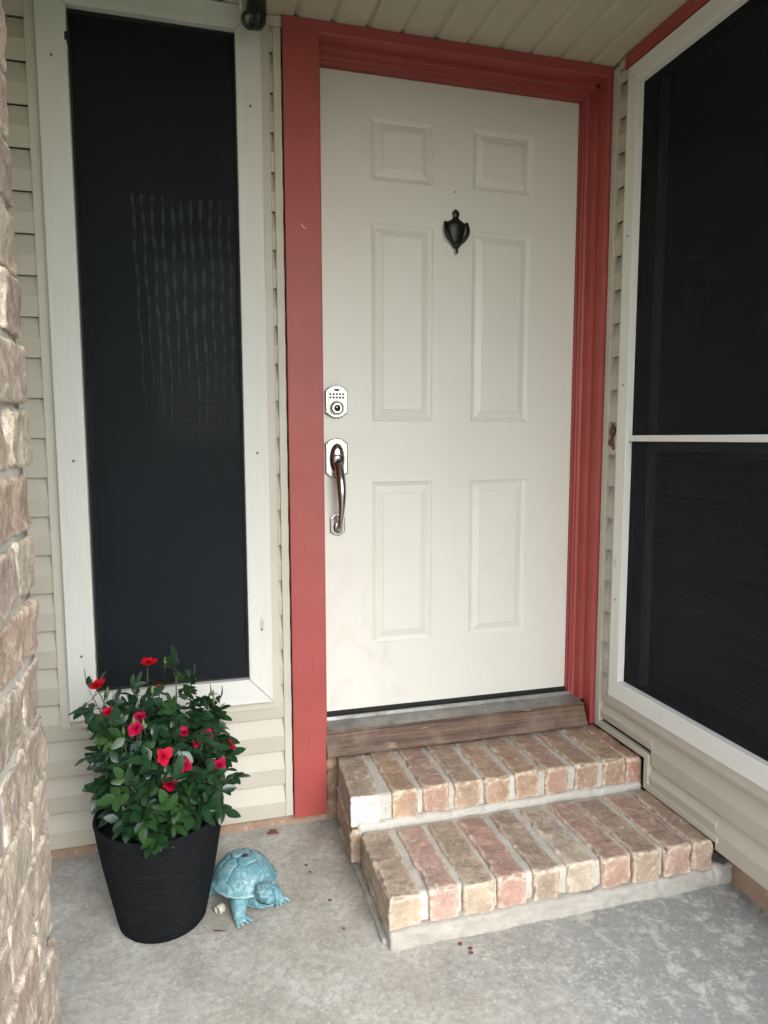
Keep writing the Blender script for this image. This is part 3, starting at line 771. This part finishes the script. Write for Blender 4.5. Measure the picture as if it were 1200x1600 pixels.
# ================================================================== LEFT BRICK WALL
bw = thing('brick_wall', 'rough brown and tan brick wall at the left edge', 'wall', (-.22, -1.7, 0))
PX = -.1235; YF = -1.155
rough_box('mortar', (-1.86, -2.75, 0), (PX - .004, YF - .0035, CZ), 'mortar', bw, .04, .004, .003, 9, 12.)  # core extended far left, out of view, to block light from that side
var = {}
def wall_brick_mesh(kind, k):
    if (kind, k) not in var:
        sz = {'head': (.085, .092, .070), 'str': (.085, .207, .070)}[kind]
        v, f = rough_block(sz, .0055, .0040, .0036, 100 + 17 * k + (kind == 'head'), 22., .012)
        me = mesh('brick', v, f); me.materials.append(M['wbrick'])
        for p in me.polygons: p.use_smooth = True
        var[(kind, k)] = me
    return var[(kind, k)]
wc = [(.57, .43, .345), (.61, .49, .385), (.52, .40, .33), (.64, .53, .41), (.58, .41, .315), (.66, .56, .44), (.50, .39, .325)]
pit = .0785
for c in range(-16, 18):
    z = 1.1545 + pit * c
    if z < .02 or z > CZ - .03: continue
    y = YF; first = True
    while y > -2.70:
        kind = 'head' if (first and c % 2) else 'str'
        L = .090 if kind == 'head' else .205
        o = link('brick', wall_brick_mesh(kind, random.randrange(6)), None, bw)
        o.location = Vector((PX - .0425 + random.uniform(-.002, .004), y - L / 2 + (random.uniform(-.002, .004) if first else 0), z + random.uniform(-.003, .003))) - ORG[bw]
        o.rotation_euler = (random.uniform(-.018, .018) + (pi if random.random() < .5 else 0), random.uniform(-.02, .02), random.uniform(-.02, .02))
        cc = random.choice(wc); jj = random.uniform(.66, .90); o.color = (*[a * jj for a in cc], 1)
        y -= L + .014; first = False

# ================================================================== PLANTER
PC = Vector((-.0250, -.345, 0))
pp = thing('planter_pot', 'round charcoal plastic planter pot holding the red rose bush', 'planter', tuple(PC))
lathe('pot_shell', [(.0002, .004), (.092, .003), (.104, .004), (.1085, .010), (.1150, .040), (.1290, .110), (.1420, .180), (.1520, .240), (.1572, .282), (.1592, .2885), (.1580, .2935), (.1540, .2950), (.1500, .2930), (.1485, .285), (.1440, .240), (.1400, .215), (.0002, .210)], 'pot', pp, tuple(PC), 72, 'z')
sv = []; sf = []
for a in range(13):
    for k in range(40):
        r = .1425 * a / 12; t = 2 * pi * k / 40
        px_, py_ = r * cos(t), r * sin(t)
        sv.append((PC.x + px_, PC.y + py_, .243 + .012 * noise.noise(Vector((px_ * 30, py_ * 30, 1))) + .004 * noise.noise(Vector((px_ * 120, py_ * 120, 2)))))
for a in range(12):
    for k in range(40): sf.append((a * 40 + k, a * 40 + (k + 1) % 40, (a + 1) * 40 + (k + 1) % 40, (a + 1) * 40 + k))
link('soil', mesh('soil', sv, sf), 'soil', pp, True)

# ================================================================== ROSE BUSH
rb = thing('rose_bush', 'bushy dark green rose with small red flowers growing in the charcoal pot', 'plant', (PC.x, PC.y, .245))
def unproj(u, v, y):
    d = CR * ((u - 600) / 1096.45) - CU * ((v - 800) / 1096.45) + CF
    t = (y - CP.y) / d.y; return CP + d * t
def leaflet(L, w, nseg=5, fold=.25, curl=.12):
    v = []; f = []
    for i in range(nseg + 1):
        t = i / nseg
        ww_ = w * (sin(pi * min(1, t * .94 + .03)) ** .75) * (1 - .25 * t) * (1 + .05 * (-1) ** i)
        zc = -curl * L * t * t
        v += [(t * L, -ww_, zc + fold * ww_), (t * L, 0, zc), (t * L, ww_, zc + fold * ww_)]
    for i in range(nseg):
        a = i * 3; f += [(a, a + 3, a + 4, a + 1), (a + 1, a + 4, a + 5, a + 2)]
    return v, f
def leaf_mesh(seed, n):
    rnd = random.Random(seed); V = []; F = []
    rl = .030 + .010 * rnd.random()
    spots = [(1.0, 0, 1.0), (.80, 1, .88), (.78, -1, .88), (.38, 1, .74), (.36, -1, .74)][:n]
    for (t, s, k) in spots:
        L = (.030 + .006 * rnd.random()) * k; w = L * (.31 + .06 * rnd.random())
        v, f = leaflet(L, w, 5, rnd.uniform(.08, .4), rnd.uniform(.0, .35))
        ang = s * rad(rnd.uniform(52, 72)); rx = rnd.uniform(-.35, .35)
        R = Matrix.Rotation(ang, 3, 'Z') @ Matrix.Rotation(rx, 3, 'X') @ Matrix.Rotation(rnd.uniform(-.1, .35), 3, 'Y')
        o_ = Vector((rl * t, 0, -.10 * rl * t * t)); b = len(V)
        V += [R @ Vector(p) + o_ for p in v]; F += [tuple(b + i for i in q) for q in f]
    v, f = tube_geo([(0, 0, 0), (rl * .5, 0, -.02 * rl), (rl, 0, -.1 * rl)], [.0009, .0008, .0005], 4)
    b = len(V); V += v; F += [tuple(b + i for i in q) for q in f]
    me = mesh('leaf', V, F); me.materials.append(M['leaf'])
    for p in me.polygons: p.use_smooth = True
    return me
LM = [leaf_mesh(s, 5 if s % 3 else 3) for s in range(12)]
leaf_n = [0]
def put_leaf(pos, d, scale=1.0, bright=0.0):
    if leaf_n[0] >= 300: return
    leaf_n[0] += 1
    d = d.normalized()
    out = Vector((pos.x - PC.x, pos.y - PC.y, 0)); out = out.normalized() if out.length > 1e-4 else Vector((0, -1, 0))
    up = (Vector((0, 0, 1.0)) + out * random.uniform(.5, 1.3) + Vector((random.uniform(-.4, .4), random.uniform(-.5, .2), 0))).normalized()
    y = up.cross(d); y = y.normalized() if y.length > 1e-3 else Vector((0, 1, 0)); z = d.cross(y)
    mm = Matrix.Identity(4)
    for i in range(3): mm[i][0], mm[i][1], mm[i][2] = d[i], y[i], z[i]
    o = bpy.data.objects.new('leaf', random.choice(LM)); COL.objects.link(o); o.parent = rb
    o.matrix_local = Matrix.Translation(pos - ORG[rb]) @ mm @ Matrix.Scale(scale, 4)
    t = random.random() * .6
    a = Vector((.011, .038, .016)); b = Vector((.020, .058, .018)); c_ = Vector((.060, .135, .020))
    cc = a.lerp(b, t).lerp(c_, bright); o.color = (*cc, 1)
def rose_mesh(seed, r, openness):
    rnd = random.Random(seed); V = []; F = []; n = 22
    for i in range(n):
        t = i / (n - 1); th_ = i * 2.39996 + rnd.uniform(-.3, .3)
        rad_ = r * (.06 + .50 * t); tilt = -.16 + (t ** 1.6) * openness * rnd.uniform(.85, 1.2); H = r * (1.10 + .25 * t) * rnd.uniform(.92, 1.08); wd = .30 + .34 * t
        rows_, cols_ = 6, 6; b = len(V)
        ax_ = Vector((cos(th_), sin(th_), 0)); tg = Vector((-sin(th_), cos(th_), 0))
        for a in range(rows_):
            s = a / (rows_ - 1)
            for k in range(cols_):
                q = -1 + 2 * k / (cols_ - 1)
                hw_ = r * wd * (.35 + 1.0 * sin(pi * (.08 + .62 * s)))
                cup = (1 - .55 * t) * .55 * r * (q * q)
                rim = max(0, s - .70) / .30
                out_ = rad_ * (.5 + .5 * s) + H * s * sin(tilt) + .42 * r * rim * rim * (.4 + t) * (1 - .5 * q * q) - cup
                up_ = H * (s - .10 * q * q * s) * cos(tilt) - .20 * r * rim * rim * t - .25 * r + .10 * r * sin(3.1 * q + i) * s
                V.append(ax_ * out_ + tg * (q * hw_) + Vector((0, 0, up_ + rnd.uniform(-.025, .025) * r)))
        for a in range(rows_ - 1):
            for k in range(cols_ - 1): F.append((b + a * cols_ + k, b + a * cols_ + k + 1, b + (a + 1) * cols_ + k + 1, b + (a + 1) * cols_ + k))
    me = mesh('rose_flower', V, F); me.materials.append(M['petal'])
    for p in me.polygons: p.use_smooth = True
    return me
RM = [rose_mesh(3, .0118, .85), rose_mesh(5, .0120, .60), rose_mesh(9, .0116, .34)]
sep_v = []; sep_f = []
for i in range(5):
    v, f = leaflet(.016, .004, 3, .2, -.5); R = Matrix.Rotation(2 * pi * i / 5, 3, 'Z') @ Matrix.Rotation(-.5, 3, 'Y'); b = len(sep_v)
    sep_v += [R @ Vector(p) + Vector((0, 0, -.006)) for p in v]; sep_f += [tuple(b + k for k in q_) for q_ in f]
SEP = mesh('sepals', sep_v, sep_f); SEP.materials.append(M['bud'])
def orient(pos, d, roll=0.0):
    return Matrix.Translation(pos - ORG[rb]) @ d.to_track_quat('Z', 'Y').to_matrix().to_4x4() @ Matrix.Rotation(roll, 4, 'Z')
# flowers: picture place, depth in the bush, kind, lean
FL = [(231, 1037, -.30, 0, (.1, -.25, 1)), (152, 1073, -.36, 0, (-.15, -.3, 1)), (170, 1115, -.40, 2, (-.3, -.3, .9)), (213, 1138, -.46, 1, (-.1, -.75, .5)), (218, 1122, -.43, 2, (.1, -.4, .8)),
      (250, 1078, -.33, 2, (.2, -.1, 1)), (287, 1146, -.41, 2, (0, -.6, .8)), (322, 1152, -.41, 1, (.3, -.5, .8)), (312, 1160, -.42, 2, (-.4, -.5, .5)), (357, 1165, -.34, 1, (1, -.3, .5)),
      (255, 1182, -.49, 0, (.35, -.9, .5)), (288, 1196, -.47, 1, (-.1, -.8, .5)), (342, 1196, -.42, 1, (.2, -.9, .4)), (264, 1226, -.50, 1, (.2, -.6, .8))]
TIPS = [(146, 1092, -.34), (158, 1165, -.36), (170, 1205, -.34), (275, 1055, -.28), (298, 1075, -.30), (325, 1105, -.32), (338, 1115, -.30), (346, 1222, -.33), (325, 1262, -.40), (172, 1235, -.40),
        (205, 1285, -.46), (245, 1300, -.49), (262, 1275, -.52), (305, 1262, -.49), (205, 1230, -.50), (240, 1215, -.52), (215, 1090, -.36), (190, 1150, -.42), (270, 1120, -.38), (250, 1150, -.28), (320, 1220, -.46),
        (225, 1265, -.50), (280, 1235, -.50), (200, 1190, -.47), (300, 1190, -.45)]
def add_stem(pts, r0, r1):
    n = len(pts); v, f = tube_geo(pts, [r0 + (r1 - r0) * i / (n - 1) for i in range(n)], 6)
    link('stem', mesh('stem', v, f), 'stem', rb, True)
def grow(tip, flower):
    a = random.uniform(0, 2 * pi); base = Vector((PC.x + .045 * cos(a) + .25 * (tip.x - PC.x), PC.y + .045 * sin(a) + .2 * (tip.y - PC.y), .240))
    if tip.z < .36: base = Vector((PC.x + .3 * (tip.x - PC.x), PC.y + .3 * (tip.y - PC.y), .240))
    mid = base.lerp(tip, .5) + Vector((0, 0, .05 if tip.z < .42 else .02)) + (Vector((tip.x - PC.x, tip.y - PC.y, 0)) * .05)
    pts = []
    for j in range(11):
        t = j / 10; pts.append(base * (1 - t) ** 2 + mid * 2 * t * (1 - t) + tip * t * t)
    add_stem(pts, .0030, .0014)
    L = sum((pts[j + 1] - pts[j]).length for j in range(10)); nodes = max(4, int(L / .036))
    ph = random.uniform(0, 6.28)
    for k in range(nodes):
        t = .22 + .76 * (k + .5) / nodes
        if flower and t > .93: continue
        j = min(9, int(t * 10)); p = pts[j].lerp(pts[j + 1], t * 10 - j); d0 = (pts[j + 1] - pts[j]).normalized()
        ph += 2.4
        side = d0.orthogonal().normalized(); side.rotate(Matrix.Rotation(ph, 3, d0))
        out = Vector((p.x - PC.x, p.y - PC.y - .03, .0))
        d = side * .75 + d0 * .30 + out * 4.0 + Vector((0, 0, random.uniform(-.35, .30)))
        br = random.choice([0, 0, 0, 0, .15, .35]) if p.z < .5 else random.choice([0, 0, .2, .3, .6])
        put_leaf(p, d, random.uniform(.92, 1.25), br)
    if not flower:
        d = (tip - pts[-3]).normalized()
        put_leaf(tip, d + Vector((0, 0, .05)), random.uniform(.95, 1.2), random.choice([0, 0, .3]))
        put_leaf(tip, d + Vector((random.uniform(-.8, .8), random.uniform(-.8, .3), 0)), random.uniform(.85, 1.05), random.choice([0, .2]))
for i, (u, v_, y, kd, dr) in enumerate(FL):
    p = unproj(u, v_, y); d = Vector(dr).normalized()
    grow(p - d * .012, True)
    o = bpy.data.objects.new('flower', RM[kd]); COL.objects.link(o); o.parent = rb; o.matrix_local = orient(p, d, i * 1.3)
    o.color = random.choice([(.38, .003, .034, 1), (.43, .004, .026, 1), (.34, .0025, .038, 1)]) if v_ > 1090 else (.50, .004, .010, 1)
    s_ = bpy.data.objects.new('sepals', SEP); COL.objects.link(s_); s_.parent = o; s_.matrix_local = Matrix.Identity(4)
for (u, v_, y) in TIPS: grow(unproj(u, v_, y), False)
# the close inner foliage that cannot be told apart leaf by leaf
iv = []; jf = []
rr_ = random.Random(5)
for i in range(300):
    while True:
        p = Vector((rr_.uniform(-1, 1), rr_.uniform(-1, 1), rr_.uniform(-1, 1)))
        if p.length < 1: break
    hz = p.z
    p = Vector((PC.x + .01 + p.x * (.135 + .02 * hz), PC.y + .01 + p.y * .12, .425 + hz * .165))
    d = Vector((p.x - PC.x, p.y - PC.y, 0)) * 3 + Vector((rr_.uniform(-1, 1), rr_.uniform(-1, .6), rr_.uniform(-.4, .5))); d.normalize()
    up = (Vector((0, 0, 1)) + d * rr_.uniform(.2, .8) + Vector((rr_.uniform(-.4, .4), rr_.uniform(-.7, .1), 0))).normalized()
    y_ = up.cross(d).normalized(); z_ = d.cross(y_); k_ = rr_.uniform(.85, 1.15); me_ = rr_.choice(LM); b = len(iv)
    iv += [p + (d * v.co.x + y_ * v.co.y + z_ * v.co.z) * k_ for v in me_.vertices]
    jf += [tuple(b + q_ for q_ in pl_.vertices) for pl_ in me_.polygons]
o = link('inner_foliage', mesh('inner_foliage', iv, jf), 'leaf', rb, True); o['kind'] = 'stuff'; o.color = (.014, .046, .017, 1)
# buds on thin stalks
for (u, v_, y, h) in ((258, 1034, -.30, .03), (238, 1080, -.38, .03), (333, 1085, -.33, .035), (334, 1095, -.34, .02), (193, 1145, -.44, .05), (168, 1082, -.37, .02), (254, 1218, -.50, .02), (209, 1128, -.46, .03), (224, 1132, -.46, .03)):
    p = unproj(u, v_, y); lean = Vector((random.uniform(-.2, .2), random.uniform(-.2, .1), 1)).normalized()
    tube('bud_stalk', [p - lean * h, p - lean * .004], [.0012, .001], 'stem', rb, 5)
    pr_ = [(.0002, -.006), (.0034, -.003), (.0042, .001), (.0030, .007), (.0012, .012), (.0002, .016)]
    lathe('bud', pr_, 'bud', rb, tuple(p), 10, 'z')

# ================================================================== TURTLE
TF = Vector((.44, -.898, 0)); TA = math.atan2(TF.y, TF.x)
tt = thing('turtle_statue', 'small blue green turtle garden statue on the concrete beside the planter', 'statue', (.182, -.318, 0))
tt.scale = (.90, .90, .90)
tt.rotation_euler = (0, 0, TA)
def tpart(name, me, mat, smooth=True, parent=None):
    me.materials.append(M[mat]); o = bpy.data.objects.new(name, me); COL.objects.link(o); o.parent = parent or tt
    for p in me.polygons: p.use_smooth = smooth
    return o
# shell: dome over an oval plan with grooved scutes and a flared margin
seeds = [(.62, 0), (.22, 0), (-.22, 0), (-.62, 0), (.48, .50), (.02, .58), (-.46, .50), (.48, -.50), (.02, -.58), (-.46, -.50)]
def shell_pt(r, t):
    a, b = r * cos(t), r * sin(t)
    x_ = a * .106; y_ = b * .096
    z_ = .046 + .088 * max(0.0, 1 - (min(r, .9) / .98) ** 2.3) ** .62
    if r > .86: z_ = z_ - .012 * (r - .86) / .14
    if r < .84:
        ds = sorted(math.hypot(a - p, b - q_) for p, q_ in seeds); e = ds[1] - ds[0]
        z_ += .0030 * min(1, e / .09) - .0015
        if e < .022: z_ -= .0010
    else:
        k = (t / (2 * pi) * 22) % 1; e = min(k, 1 - k)
        z_ += .0016 * min(1, e / .10)
        if .84 <= r < .865: z_ -= .0026
    return Vector((x_, y_, z_ + .0012 * noise.noise(Vector((a * 9, b * 9, 4)))))
V = [shell_pt(0, 0)]; F = []; NR, NT = 44, 132
for a in range(1, NR + 1):
    for k in range(NT): V.append(shell_pt(a / NR, 2 * pi * k / NT))
for k in range(NT): F.append((0, 1 + k, 1 + (k + 1) % NT))
for a in range(NR - 1):
    for k in range(NT):
        b = 1 + a * NT; F.append((b + k, b + NT + k, b + NT + (k + 1) % NT, b + (k + 1) % NT))
b = 1 + (NR - 1) * NT; c0 = len(V)
for k in range(NT): p = V[b + k]; V.append(Vector((p.x * .985, p.y * .985, p.z - .006)))
for k in range(NT): p = V[b + k]; V.append(Vector((p.x * .70, p.y * .70, p.z + .002)))
for k in range(NT): F.append((b + k, c0 + k, c0 + (k + 1) % NT, b + (k + 1) % NT)); F.append((c0 + k, c0 + NT + k, c0 + NT + (k + 1) % NT, c0 + (k + 1) % NT))
tpart('shell', mesh('shell', V, F), 'turtle')
# body: overlapping volumes fused into one skin
bm = bmesh.new()
def ell(c, r, rotz=0, roty=0):
    res = bmesh.ops.create_icosphere(bm, subdivisions=3, radius=1.0)
    R = Matrix.Translation(c) @ Matrix.Rotation(rotz, 4, 'Z') @ Matrix.Rotation(roty, 4, 'Y') @ Matrix.Diagonal((*r, 1))
    bmesh.ops.transform(bm, matrix=R, verts=res['verts'])
def limb(pts, rads):
    for i in range(len(pts) - 1):
        a, c = Vector(pts[i]), Vector(pts[i + 1])
        for j in range(7):
            t = j / 6; r = rads[i] + (rads[i + 1] - rads[i]) * t; ell(a.lerp(c, t), (r, r, r))
ell((0, 0, .040), (.088, .072, .030)); ell((.03, 0, .030), (.058, .058, .024))
limb([(.060, 0, .040), (.088, 0, .044), (.106, 0, .062)], [.033, .030, .026])
for j in range(5): ell((.070 + .0095 * j, 0, .038 + .0034 * j), (.0046, .0345 - .0012 * j, .0340 - .0012 * j), 0, -.35)   # throat folds
ell((.118, 0, .074), (.034, .0275, .0250), 0, .12); ell((.141, 0, .067), (.018, .0190, .0150), 0, .2); ell((.136, 0, .0530), (.019, .0185, .0075), 0, .12)
for s in (-1, 1):
    ell((.126, s * .0200, .0850), (.0125, .0080, .0080)); ell((.131, s * .0235, .0800), (.0060, .0048, .0056))
    limb([(.050, s * .046, .040), (.072, s * .058, .027), (.082, s * .062, .014)], [.026, .0215, .0175])
    ell((.088, s * .064, .0100), (.022, .020, .0105))
    for k in range(4):
        a = (-.55 + .37 * k) + s * .12
        limb([(.097 + .004 * cos(a), s * .064 + .014 * (k - 1.5) * .75, .0095), (.1105 + .004 * cos(a), s * .064 + .019 * (k - 1.5) * .75, .0060)], [.0066, .0038])
    limb([(-.055, s * .050, .034), (-.078, s * .072, .016)], [.023, .017]); ell((-.084, s * .078, .0095), (.024, .018, .0095))
limb([(-.085, 0, .034), (-.118, 0, .018)], [.012, .004])
me = bm_mesh('body', bm); bo = tpart('body', me, 'turtle')
md = bo.modifiers.new('r', 'REMESH'); md.mode = 'VOXEL'; md.voxel_size = .0019; md.use_smooth_shade = True
md = bo.modifiers.new('s', 'SMOOTH'); md.factor = .5; md.iterations = 2
mv, mf = tube_geo([(.120, -.0268, .0640), (.136, -.0235, .0598), (.1515, -.0130, .0590), (.1570, 0, .0588), (.1515, .0130, .0590), (.136, .0235, .0598), (.120, .0268, .0640)], .0013, 6)
tpart('mouth_line', mesh('mouth_line', mv, mf), 'rubber')
def tl_(name, prof, mat, c, seg=24, axis='z'):
    o = lathe(name, prof, mat, None, c, seg, axis); o.parent = tt; return o
tl_('nozzle', [(.0002, .1335), (.0035, .1335), (.0036, .1365), (.0068, .1368), (.0072, .1345), (.0118, .1335), (.0128, .1305), (.0120, .125)], 'iron', (.012, 0, 0))
tl_('nozzle_ring', [(.0068, .1352), (.0095, .1362), (.0105, .1348)], 'nickel_b', (.012, 0, 0))
hc = tl_('hose_connector', [(.0002, -.010), (.012, -.010), (.0135, -.0085), (.0135, .009), (.0120, .0105), (.0105, .0105), (.0100, -.004), (.0002, -.004)], 'cream', (0, 0, 0), 28, 'x')
hc.location = (.022, -.092, .0150); hc.rotation_euler = (0, 0, rad(-78))
hi = tl_('connector_bore', [(.0002, .0), (.0098, .0), (.0098, -.003)], 'rubber', (0, 0, 0), 24, 'x'); hi.parent = hc

# ================================================================== PORCH LIGHT
pl = thing('spotlight', 'black outdoor spotlight hanging under the ceiling beside the narrow window', 'lamp', (.275, -.125, CZ))
lathe('mount_plate', [(.0002, CZ - .012), (.034, CZ - .011), (.038, CZ - .005), (.038, CZ - .0005)], 'plastic', pl, (.275, -.125, 0), 28)
tube('housing', [(.281, -.125, CZ - .012), (.283, -.128, CZ - .03), (.283, -.130, 2.385), (.281, -.132, 2.352), (.279, -.134, 2.330), (.277, -.136, 2.318), (.276, -.1365, 2.313)], [.012, .018, .0265, .0272, .0255, .018, .006], 'plastic', pl, 28)
ax = Vector((-.42, -.55, -.72)).normalized()
def ring_at(c, prof, name, mat):
    o = lathe(name, prof, mat, None, (0, 0, 0), 28); o.parent = pl
    o.matrix_local = Matrix.Translation(Vector(c) - ORG[pl]) @ ax.to_track_quat('Z', 'Y').to_matrix().to_4x4(); return o
ring_at((.264, -.142, 2.330), [(.0185, -.014), (.0205, -.004), (.0222, .004), (.0226, .009), (.0190, .010), (.0172, .004), (.0002, .0035)], 'bezel', 'plastic')
ring_at((.264, -.142, 2.330), [(.0002, .0060), (.0120, .0056), (.0166, .0038)], 'lamp_lens', 'lens')
tube('visor', [(.2435, -.128, CZ - .004), (.2440, -.129, 2.385), (.2455, -.132, 2.352)], [(.010, .004), (.011, .004), (.010, .004)], 'trim', pl, 10)

# ================================================================== SMALL THINGS
mn = thing('mud_nest', 'small brown mud wasp nest stuck to the siding left of the wide window', 'nest', (RX - .01, -.082, 1.19))
bm = bmesh.new()
for i in range(9):
    res = bmesh.ops.create_icosphere(bm, subdivisions=2, radius=1.0)
    r = random.uniform(.006, .011)
    bmesh.ops.transform(bm, matrix=Matrix.Translation((RX - .010, -.082 + random.uniform(-.010, .010), 1.200 + .0085 * i)) @ Matrix.Diagonal((r * .8, r, r * 1.25, 1)), verts=res['verts'])
link('mud_clod', bm_mesh('mud_clod', bm), 'mud', mn, True)
for i, (x_, y_, r) in enumerate([(.678, -.645, .0062), (.696, -.666, .0060), (.692, -.680, .0058), (.402, -.398, .0050), (.415, -.515, .0040), (.366, -.226, .0050), (.372, -.262, .004)]):
    prism('drop_stain', [(x_ + r * (1 + .12 * sin(3 * t + i)) * cos(t), y_ + r * (1 + .12 * sin(2 * t + i)) * sin(t)) for t in [2 * pi * k / 14 for k in range(14)]], 'z', .0005, .0014, 'spot', pf)
o = tube('twig', [(.098, -.437, .002), (.112, -.441, .0032), (.130, -.447, .002)], [.0012, .0016, .0008], 'twig', None, 6)
o['label'] = 'short dry brown twig on the concrete in front of the turtle'; o['category'] = 'twig'
lm_ = mesh('dry_leaf', [(.270, -.035, .002), (.290, -.048, .007), (.312, -.044, .003), (.300, -.028, .010), (.318, -.022, .002), (.288, -.018, .006)], [(0, 1, 3), (1, 2, 3), (0, 3, 5), (3, 4, 5)])
o = link('dry_leaf', lm_, 'spot'); o['label'] = 'curled red brown dead leaf at the foot of the siding'; o['category'] = 'leaf'
